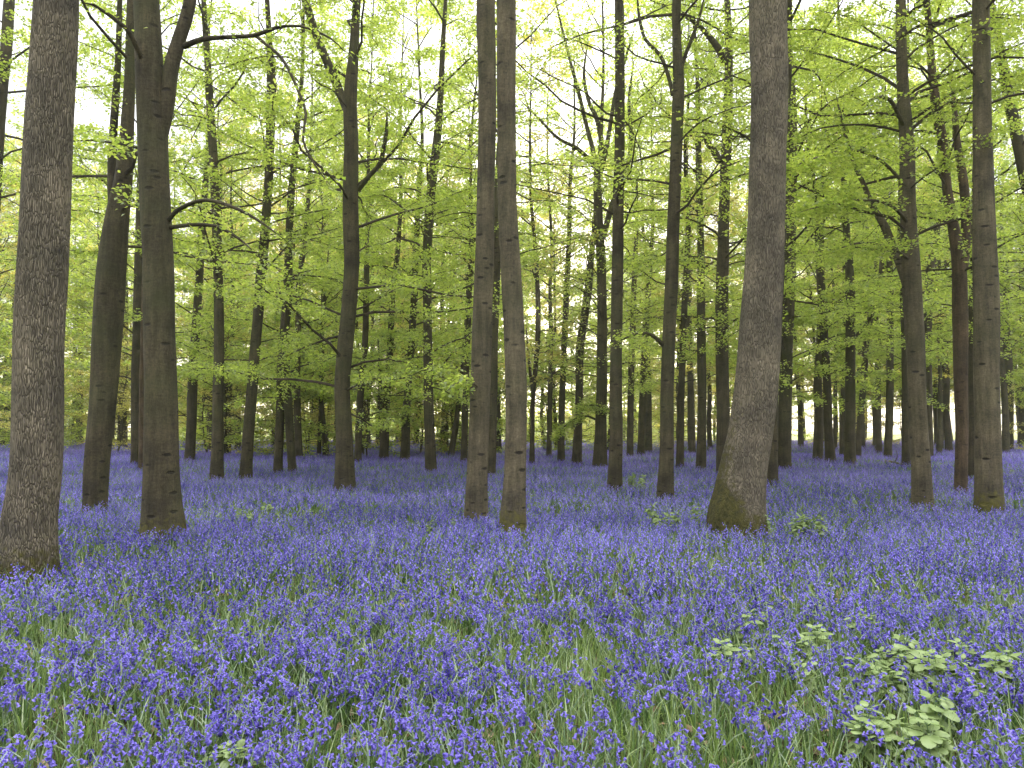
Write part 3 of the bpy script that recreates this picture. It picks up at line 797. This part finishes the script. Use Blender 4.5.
def bluebell(rng, lod):
    """returns dict of part -> (verts, quads); one nodding one-sided raceme"""
    h = rng.uniform(0.23, 0.32)
    K = 7 if lod == 0 else 4
    az = rng.uniform(0, 2 * PI)
    u = np.linspace(0, 1, K)
    bend = 0.10 + 1.75 * np.clip((u - 0.5) / 0.5, 0, 1) ** 1.3
    st = h / (K - 1)
    r = np.concatenate([[0], np.cumsum(np.sin(bend[:-1]) * st)]); z = np.concatenate([[0], np.cumsum(np.cos(bend[:-1]) * st)])
    P = np.stack([r * math.cos(az), r * math.sin(az), z], -1)[None]
    sr = 0.0026
    stem = tubes(P, np.linspace(sr * 1.2, sr * 0.7, K)[None], 3 if lod < 2 else 2)
    nb = int(rng.integers(7, 11)) if lod == 0 else (int(rng.integers(6, 9)) if lod == 1 else 6)
    t = np.linspace(0.60, 0.99, nb)
    bp, _ = interp(P, t[None]); bp = bp[0]
    baz = az + rng.normal(0, 1.3, nb)
    down = rng.uniform(0.5, 1.2, nb)                       # hang angle below horizontal
    d = np.stack([np.cos(baz) * np.cos(down), np.sin(baz) * np.cos(down), -np.sin(down)], -1)
    out = np.stack([np.cos(baz), np.sin(baz), np.full(nb, 0.25)], -1)
    base = bp + out * rng.uniform(0.006, 0.018, nb)[:, None]
    sz = (1.15 - 0.5 * (t - 0.58) / 0.41) * rng.uniform(0.9, 1.15, nb)
    if lod < 2:
        S = 6 if lod == 0 else 4
        pr = np.array([0.0, 0.3, 0.75, 1.0]) if lod == 0 else np.array([0.0, 0.5, 1.0])
        rr = np.array([0.0022, 0.0050, 0.0048, 0.0102]) if lod == 0 else np.array([0.0026, 0.0056, 0.0108])
        Lb = 0.0185 if lod == 0 else 0.022
        BP = base[:, None] + d[:, None] * (pr[None] * Lb * sz[:, None])[..., None]
        # petal tips curl up: alternate vertices of the mouth bend back
        v, q = tubes(BP, rr[None] * sz[:, None], S)
        if lod == 0:
            v2, q2 = tubes(np.stack([bp, base + d * 0.002], 1), np.full((nb, 2), 0.0016), 3)
            q = np.concatenate([q, q2 + len(v)]); v = np.concatenate([v, v2])
    else:
        Lb = 0.029
        s = norm(np.cross(d, rng.normal(0, 1, (nb, 3))))
        w = 0.011 * sz[:, None]; a = base; b = base + d * (Lb * sz)[:, None]
        v = np.stack([a - s * w * .5, a + s * w * .5, b + s * w, b - s * w], 1).reshape(-1, 3)
        q = np.arange(nb * 4).reshape(-1, 4)
    lv = blades(int(rng.integers(4, 7)) if lod == 0 else (4 if lod == 1 else 2), rng, 0.25, 0.0095 if lod < 2 else 0.018, 0, K=4 if lod == 0 else 2)
    return dict(stem=stem, flowers=(v, q), leaves=lv)


# grassy / bare openings in the carpet, from the photograph: pixel centre, radii in metres, strength
OPEN = [((272, 517), 1.5, 0.7, .9), ((575, 668), .45, .55, .8), ((545, 650), .35, .4, .6), ((30, 655), .4, .5, .7), ((130, 735), .30, .28, .75), ((270, 600), .5, .5, .55),
        ((15, 745), .25, .25, .8), ((400, 650), .35, .4, .5), ((640, 735), .4, .3, .75), ((360, 740), .3, .25, .5), ((770, 700), .4, .35, .55), ((860, 690), .3, .3, .6), ((960, 745), .3, .25, .5),
        ((880, 515), 1.2, .6, .35), ((470, 600), .7, .6, .45), ((110, 600), .5, .5, .5)]
OPENC = [(on_plane(*c, z=0.15), a, b, s) for c, a, b, s in OPEN]


def density(x, y):
    d = 0.74 + 0.28 * fnoise(x, y, 1.3, 1) + 0.42 * fnoise(x, y, 6.0, 2)
    d = d + 0.12 * np.clip((np.hypot(x, y) - 7) / 8, 0, 1)
    d = np.clip(d, 0.05, 1.0)
    for c, a, b, s in OPENC:
        d = d * (1 - s * np.exp(-(((x - c[0]) / a) ** 2 + ((y - c[1]) / b) ** 2)))
    for T, sp in zip(TREES, spots):
        if sp[1] < 22:
            rr = T['p'][0][2] * 0.5 * sp[1] / F
            d = np.where(np.hypot(x - sp[0], y - sp[1]) < rr * 1.12 + 0.03, 0, d)
    return d


def scatter(rng, y0, y1, dens, margin=1.4, slope=0.76, pw=1.0):
    """points in the part of the floor the camera sees (plus a margin), with a density per m2"""
    area = slope * (y1 ** 2 - y0 ** 2) + 2 * margin * (y1 - y0)
    n = int(area * dens)
    y = y0 + (y1 - y0) * rng.random(n * 3); w = slope * y + margin
    keep = rng.random(n * 3) < w / w.max()
    y = y[keep]; w = w[keep]
    x = rng.uniform(-1, 1, len(y)) * w
    m = min(len(x), int(n))
    return x[:m], y[:m]


def replicate(mb, parts, x, y, s, rz, rng, tilt=None):
    """copy a small plant to every point"""
    c, sn = np.cos(rz), np.sin(rz)
    z = gh(x, y)
    n = len(x)
    pr = np.clip(rng.beta(2, 2, n) + 0.22 * fnoise(x, y, 0.9, 7), 0, 1)
    for v, q, mi, amp in parts:
        V = np.empty((n, len(v), 3), np.float32)
        hx = v[:, 2][None] * tilt[:, :1]; hy = v[:, 2][None] * tilt[:, 1:]
        V[..., 0] = x[:, None] + s[:, None] * (v[:, 0][None] * c[:, None] - v[:, 1][None] * sn[:, None] + hx)
        V[..., 1] = y[:, None] + s[:, None] * (v[:, 0][None] * sn[:, None] + v[:, 1][None] * c[:, None] + hy)
        V[..., 2] = z[:, None] + s[:, None] * v[:, 2][None]
        Q = q[None] + (np.arange(n) * len(v))[:, None, None]
        g = 24 if (amp > 0.11 and len(v) % 24 == 0) else (12 if (amp > 0.11 and len(v) % 12 == 0) else 4)
        r = rng.normal(0, amp, (n, (len(v) + g - 1) // g)); r = np.clip(pr[:, None] + np.repeat(r, g, axis=1)[:, :len(v)], 0, 1)
        mb.add(V.reshape(-1, 3), Q.reshape(-1, 4), mat=mi, rnd=r.ravel())


rng = np.random.default_rng(4)
var0 = [bluebell(rng, 0) for _ in range(10)]
var1 = [bluebell(rng, 1) for _ in range(8)]
var2 = [bluebell(rng, 2) for _ in range(8)]
carpet = MB()
NEAR_D = []


def field(y0, y1, dens, variants, smin, smax, near=False):
    x, y = scatter(rng, y0, y1, dens)
    keep = rng.random(len(x)) < density(x, y)
    x, y = x[keep], y[keep]
    if near:
        P = np.stack([x, y, np.full(len(x), 0.27)], -1)
        u, vv, w = project(P)
        vis = (u > 4) & (u < 1020) & (vv < 775)
        order = np.argsort(np.where(vis, np.hypot(x, y), 1e9))[:300]
        for i in order: NEAR_D.append((x[i], y[i]))
        m = np.ones(len(x), bool); m[order] = False
        x, y = x[m], y[m]
    k = rng.integers(0, len(variants), len(x))
    for j, V in enumerate(variants):
        sel = k == j; n = sel.sum()
        if n == 0: continue
        parts = [(V['flowers'][0], V['flowers'][1], 0, 0.26), (V['leaves'][0], V['leaves'][1], 1, 0.1)]
        if 'stem' in V: parts.append((V['stem'][0], V['stem'][1], 1, 0.05))
        replicate(carpet, parts, x[sel], y[sel], rng.uniform(smin, smax, n), rng.uniform(0, 6.28, n), rng, rng.normal(0, 0.12, (n, 2)))


field(1.9, 6.0, 195, var0, 0.8, 1.15, near=True)
field(6.0, 13.0, 130, var1, 0.85, 1.2)
field(13.0, 26.0, 80, var2, 0.9, 1.2)
for V in var2: V.pop('stem')
field(26.0, 50.0, 48, var2, 1.0, 1.35)
field(50.0, 92.0, 14, var2, 1.3, 1.8)
o = carpet.build('bluebell_carpet', [M['blue'], M['stem']], smooth=False)
tag(o, 'carpet of violet blue bluebells spreading back between the trunks', 'bluebells', kind='stuff')

# the nearest three hundred as plants of their own
meshes = []
for V in var0:
    mm = {}
    for part, mk in (('stem', 'stem'), ('leaves', 'stem'), ('flowers', 'blue')):
        mb = MB(); mb.add(V[part][0], V[part][1], rnd=np.clip(rng.normal(0.5, 0.2, len(V[part][0])), 0, 1))
        mm[part] = mb.mesh(part, [M[mk]], smooth=(part != 'leaves'))
    meshes.append(mm)
LAB_BELL = 'bluebell with nodding violet bells in the nearest row, along the bottom edge of the photo'
GR_BELL = 'nearest bluebells along the bottom edge'
for i, (x, y) in enumerate(NEAR_D):
    t = thing('bluebell', (x, y, float(gh(x, y))), LAB_BELL, 'flower', GR_BELL, rz=float(rng.uniform(0, 6.28)), scale=float(rng.uniform(0.8, 1.15)))
    t.rotation_euler = (float(rng.normal(0, .1)), float(rng.normal(0, .1)), t.rotation_euler.z)
    for part, me in meshes[i % len(meshes)].items():
        c = bpy.data.objects.new(part, me); COL.objects.link(c); c.parent = t

# ------------------------------------------------------------------ grass
gm = MB()
def grass_field(y0, y1, dens, h, w, K, only_open=False):
    x, y = scatter(rng, y0, y1, dens)
    keep = rng.random(len(x)) < np.clip(1.2 - density(x, y), 0.12, 1)
    x, y = x[keep], y[keep]
    n = len(x)
    v, q = blades(n, rng, h, w, 0, K=K, lean=(0.15, 1.25))
    v = v.reshape(n, -1, 3); s = rng.uniform(0.5, 1.2, n)
    v = v * s[:, None, None] + np.stack([x, y, gh(x, y)], -1)[:, None]
    gm.add(v.reshape(-1, 3), q, rnd=np.repeat(np.clip(rng.beta(1.6, 2, n), 0, 1), v.shape[1]))
grass_field(1.9, 6.0, 1300, 0.25, 0.0065, 4)
grass_field(6.0, 13.0, 300, 0.25, 0.010, 2)
grass_field(13.0, 26.0, 60, 0.24, 0.02, 2)
tag(gm.build('grass', [M['grass']], smooth=False), 'green grass blades growing through the bluebells', 'grass', kind='stuff')


# dry beech leaves lying on the floor
lm = MB(); x, y = scatter(rng, 1.9, 11, 70); n = len(x)
add_leaves(lm, np.stack([x, y, gh(x, y) + rng.uniform(0.006, 0.03, n)], -1), norm(np.stack([rng.normal(0, 1, n), rng.normal(0, 1, n), np.zeros(n)], -1)), 0.075, rng, 0, flat=0.35)
M['litter'] = leafmat('dry_leaf', (0.13, 0.075, 0.035), (0.36, 0.26, 0.15), (0.10, 0.06, 0.02), (0.2, 0.13, 0.05), 0.15, 0.03)
tag(lm.build('leaf_litter', [M['litter']], smooth=False), 'dry brown beech leaves scattered on the woodland floor', 'leaf litter', kind='stuff')

# ------------------------------------------------------------------ pale oval-leaved herbs and seedlings
def ovate(n, base, d, nor, L, W):
    """n ovate cupped leaves, 4 rows x 3 columns of points"""
    s = np.cross(nor, d)
    rows = np.array([0.0, 0.22, 0.5, 0.8, 1.0]); wid = np.array([0.22, 0.86, 1.0, 0.78, 0.20])
    v = np.empty((n, 5, 3, 3))
    for i in range(5):
        c = base + d * (rows[i] * L)[:, None] - nor * (0.48 * rows[i] ** 2 * L)[:, None]
        for j, a in enumerate((-1, 0, 1)):
            v[:, i, j] = c + s * (a * wid[i] * W * 0.5)[:, None] - nor * (abs(a) * wid[i] * W * 0.10)[:, None]
    k = np.arange(15).reshape(5, 3)
    q = np.stack([k[:-1, :-1], k[:-1, 1:], k[1:, 1:], k[1:, :-1]], -1).reshape(-1, 4)
    Q = q[None] + (np.arange(n) * 15)[:, None, None]
    return v.reshape(-1, 3), Q.reshape(-1, 4)


def herb_meshes(rng, h, tiers, per, L):
    st = MB(); lf = MB()
    P = np.array([[[0, 0, -0.02], [0.01, 0, h * 0.4], [0.0, 0.012, h * 0.75], [0.01, 0.01, h]]])
    v, q = tubes(P, np.array([[0.004, 0.0035, 0.003, 0.0015]]), 5); st.add(v, q, rnd=0.7)
    for k in range(tiers):
        z = h * (0.55 + 0.45 * k / max(1, tiers - 1)); n = per
        az = np.arange(n) * 2 * PI / n + k * PI / n + rng.normal(0, 0.25, n)
        el = rng.normal(0.05 + 0.35 * k / tiers, 0.25, n)
        d = np.stack([np.cos(az) * np.cos(el), np.sin(az) * np.cos(el), np.sin(el)], -1)
        nor = norm(np.stack([-np.cos(az) * np.sin(el), -np.sin(az) * np.sin(el), np.cos(el)], -1) + rng.normal(0, 0.25, (n, 3)))
        d = norm(d - (d * nor).sum(-1, keepdims=True) * nor)
        s = L * (1.0 if k < tiers - 1 or tiers == 1 else 0.6) * rng.uniform(0.8, 1.2, n)
        pc = np.array([0.005, 0.005, z]) + d * 0.022
        v, q = ovate(n, pc, d, nor, s, s * 0.82); lf.add(v, q, rnd=np.clip(rng.normal(0.5, 0.25, len(v)), 0, 1))
        pts = np.stack([np.tile([0.005, 0.005, z - 0.004], (n, 1)), pc + d * s[:, None] * 0.1], 1)
        v, q = tubes(pts, np.full((n, 2), 0.0016), 3); st.add(v, q, rnd=0.7)
    return {'stem': st.mesh('stem', [M['stem']]), 'leaves': lf.mesh('leaves', [M['herb']])}


rng = np.random.default_rng(21)
HERB = [herb_meshes(rng, rng.uniform(.19, .25), 4, int(rng.integers(5, 8)), rng.uniform(.052, .068)) for _ in range(6)]
SEED = [herb_meshes(rng, rng.uniform(.34, .52), 6, 6, rng.uniform(.05, .068)) for _ in range(4)]
# cluster pixel, number of plants, spread in metres, kind, label
CL = [((915, 668), 17, .25, 0, 'pale oval leaved herb in the big clump at lower right'),
      ((885, 735), 10, .13, 0, 'pale oval leaved herb in the clump at the bottom right edge'),
      ((232, 748), 4, .06, 0, 'pale oval leaved herb at the bottom edge left of centre'),
      ((800, 632), 10, .28, 0, 'pale oval leaved herb in the loose patch left of the big lower right clump'),
      ((755, 660), 6, .16, 0, 'pale oval leaved herb in the small clump at lower centre right'),
      ((885, 612), 4, .3, 0, 'pale oval leaved herb just behind the big lower right clump'),
      ((1012, 594), 3, .2, 0, 'pale oval leaved herb beside the right edge of the photo'),
      ((955, 585), 3, .3, 0, 'pale oval leaved herb in the mid distance at right'),
      ((178, 655), 2, .05, 0, 'pale oval leaved herb among flowers at lower left'),
      ((462, 568), 4, .25, 0, 'pale oval leaved herb in the patch below the central pair'),
      ((560, 592), 4, .3, 0, 'pale oval leaved herb right of the patch below the central pair'),
      ((815, 585), 3, .25, 0, 'pale oval leaved herb at mid right below the broad mossy trunk'),
      ((645, 484), 6, .32, 1, 'leafy seedling left of the high forking trunk'),
      ((688, 517), 8, .28, 1, 'leafy seedling left of the mossy flared foot'),
      ((788, 522), 7, .28, 1, 'leafy seedling right of the mossy flared foot'),
      ((272, 516), 12, .6, 0, 'pale oval leaved herb in the green opening at centre left'),
      ((490, 520), 3, .30, 1, 'leafy seedling between the feet of the central pair'),
      ((1015, 470), 4, .5, 1, 'leafy seedling right of the scarred mossy footed trunk'),
      ((45, 455), 4, .9, 1, 'leafy seedling behind the furrowed left trunk')]
for (cx, cy), n, spread, kind, lab in CL:
    c = on_plane(cx, cy, z=0.20 if kind == 0 else 0.3)
    for k in range(n):
        x = c[0] + rng.normal(0, spread); y = c[1] + rng.normal(0, spread * 0.8)
        t = thing('woodland_herb' if kind == 0 else 'tree_seedling', (x, y, float(gh(x, y))), lab, 'herb' if kind == 0 else 'seedling',
                  ('herb clump' if kind == 0 else 'seedlings') + ': ' + lab, rz=float(rng.uniform(0, 6.28)), scale=float(rng.uniform(0.85, 1.2)) * (0.75 if n < 5 else 1.0))
        src = HERB[int(rng.integers(0, 6))] if kind == 0 else SEED[int(rng.integers(0, 4))]
        for part, me in src.items():
            o = bpy.data.objects.new(part, me); COL.objects.link(o); o.parent = t

# ------------------------------------------------------------------ dead wood on the floor
def log(name, pxs, r, label, bk):
    a = [on_plane(x, y, 0.25) for x, y in pxs]
    org = np.array([a[0][0], a[0][1], float(gh(a[0][0], a[0][1]))])
    t = thing(name, org, label, 'dead wood')
    pts = np.array([[*(np.array([p[0], p[1], 0.0]) - np.array([org[0], org[1], 0])), r] for p in a])
    pts[:, 2] = 0.22 + np.linspace(0, .06, len(pts))
    pth = spline(pts, 0.15); pth[:, 3] *= np.linspace(1, 0.6, len(pth))
    v, q, mo = trunk_curve(pth, 10, 0, RNG, lumpy=.1)
    mb = MB(); mb.add(v, q, moss=0.6); mb.build('stem', [M[bk]], t)
    side = np.array([[*pth[len(pth) // 2, :3], r * .5], [*(pth[len(pth) // 2, :3] + [.2, .2, .25]), r * .35], [*(pth[len(pth) // 2, :3] + [.3, .5, .5]), r * .1]])
    v, q, mo = trunk_curve(spline(side, 0.1), 7, 0, RNG); mb = MB(); mb.add(v, q); mb.build('side_branch', [M[bk]], t)
log('fallen_log', [(198, 441), (205, 440), (213, 440)], 0.24, 'short mossy log lying left of the slim upright trunk at left', 'dark')
log('fallen_branch', [(886, 461), (894, 463), (903, 466)], 0.05, 'fallen branch lying at the foot of the tucked dark trunk at right', 'dark')

# ------------------------------------------------------------------ light, sky, camera
w = bpy.data.worlds.new('World'); sc.world = w; w.use_nodes = True
nt = w.node_tree; nt.nodes.clear()
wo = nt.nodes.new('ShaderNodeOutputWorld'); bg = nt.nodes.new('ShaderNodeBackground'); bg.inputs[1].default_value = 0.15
sky = nt.nodes.new('ShaderNodeTexSky'); sky.sky_type = 'NISHITA'; sky.sun_disc = False
sky.sun_elevation = SUN_EL; sky.sun_rotation = SUN_AZ
sky.air_density = 1.0; sky.dust_density = 1.5; sky.ozone_density = 1.5
hs = nt.nodes.new('ShaderNodeHueSaturation'); hs.inputs['Saturation'].default_value = 0.45
nt.links.new(sky.outputs[0], hs.inputs['Color'])
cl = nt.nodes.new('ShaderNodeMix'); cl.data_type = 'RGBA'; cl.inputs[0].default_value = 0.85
nt.links.new(hs.outputs[0], cl.inputs[6]); # added cloud-like veil, brightened overhead to light the floor, dimmer near the horizon
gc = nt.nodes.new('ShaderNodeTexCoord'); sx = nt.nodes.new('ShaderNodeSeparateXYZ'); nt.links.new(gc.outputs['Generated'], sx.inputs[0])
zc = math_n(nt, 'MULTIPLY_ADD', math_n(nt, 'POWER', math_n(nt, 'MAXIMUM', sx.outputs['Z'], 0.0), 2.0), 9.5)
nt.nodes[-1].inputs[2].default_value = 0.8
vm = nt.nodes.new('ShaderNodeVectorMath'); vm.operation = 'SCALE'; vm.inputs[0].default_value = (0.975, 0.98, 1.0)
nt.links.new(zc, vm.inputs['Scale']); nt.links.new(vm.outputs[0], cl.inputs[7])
# the sun itself, a small bright disc in the sky
geo = nt.nodes.new('ShaderNodeTexCoord')
dot = nt.nodes.new('ShaderNodeVectorMath'); dot.operation = 'DOT_PRODUCT'
dot.inputs[1].default_value = (math.sin(SUN_AZ) * math.cos(SUN_EL), math.cos(SUN_AZ) * math.cos(SUN_EL), math.sin(SUN_EL))
nt.links.new(geo.outputs['Generated'], dot.inputs[0])
rp = ramp(nt, [(0.0, (0, 0, 0)), (1.0, (1, 1, 1))])
mr = nt.nodes.new('ShaderNodeMapRange'); mr.inputs[1].default_value = math.cos(math.radians(0.55)); mr.inputs[2].default_value = math.cos(math.radians(0.3))
nt.links.new(dot.outputs['Value'], mr.inputs[0])
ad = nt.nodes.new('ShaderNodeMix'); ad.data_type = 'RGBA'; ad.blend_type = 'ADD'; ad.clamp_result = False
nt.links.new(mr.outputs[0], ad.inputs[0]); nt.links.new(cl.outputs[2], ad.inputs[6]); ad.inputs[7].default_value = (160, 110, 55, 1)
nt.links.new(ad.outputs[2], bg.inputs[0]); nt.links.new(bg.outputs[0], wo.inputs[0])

sd = bpy.data.lights.new('sun', 'SUN'); sd.energy = 2.5; sd.angle = math.radians(0.5); sd.color = (1.0, 0.88, 0.68)
so = bpy.data.objects.new('sun', sd); COL.objects.link(so)
dv = Vector((math.sin(SUN_AZ) * math.cos(SUN_EL), math.cos(SUN_AZ) * math.cos(SUN_EL), math.sin(SUN_EL)))
so.rotation_euler = dv.to_track_quat('Z', 'Y').to_euler(); so.location = (0, 0, 40)

# woodland air
hm, hn, hout = mat('haze')
pv = N(hn, 'ShaderNodeVolumePrincipled'); pv.inputs['Density'].default_value = 0.0007
pv.inputs['Color'].default_value = (0.97, 0.98, 0.92, 1); pv.inputs['Anisotropy'].default_value = 0.6
hn.links.new(pv.outputs[0], hout.inputs['Volume'])
hb = MB()
hv = np.array([[x, y, z] for x in (-920, 920) for y in (-920, 920) for z in (-1.3, 31)])
hb.add(hv, [[0, 1, 3, 2], [4, 6, 7, 5], [0, 4, 5, 1], [2, 3, 7, 6], [0, 2, 6, 4], [1, 5, 7, 3]])
tag(hb.build('haze', [hm], smooth=False), kind='stuff')

cd = bpy.data.cameras.new('camera'); cd.sensor_width = 36; cd.lens = F / 1024 * 36; cd.clip_start = 0.05; cd.clip_end = 8000
co = bpy.data.objects.new('camera', cd); COL.objects.link(co); co.location = CAM; co.rotation_euler = (PI / 2 + PITCH, 0, 0)
sc.camera = co

sc.render.engine = 'CYCLES'
sc.view_settings.view_transform = 'Standard'; sc.view_settings.look = 'None'; sc.view_settings.gamma = 1
sc.view_settings.exposure = 2.35
cy = sc.cycles
cy.volume_bounces = 1
cy.max_bounces = 12; cy.diffuse_bounces = 6; cy.glossy_bounces = 2; cy.transmission_bounces = 9; cy.transparent_max_bounces = 4
cy.use_denoising = True
try:
    cy.denoiser = 'OPENIMAGEDENOISE'; cy.denoising_input_passes = 'RGB_ALBEDO_NORMAL'
except Exception:
    pass
cy.sample_clamp_indirect = 10.0
cy.caustics_reflective = False; cy.caustics_refractive = False
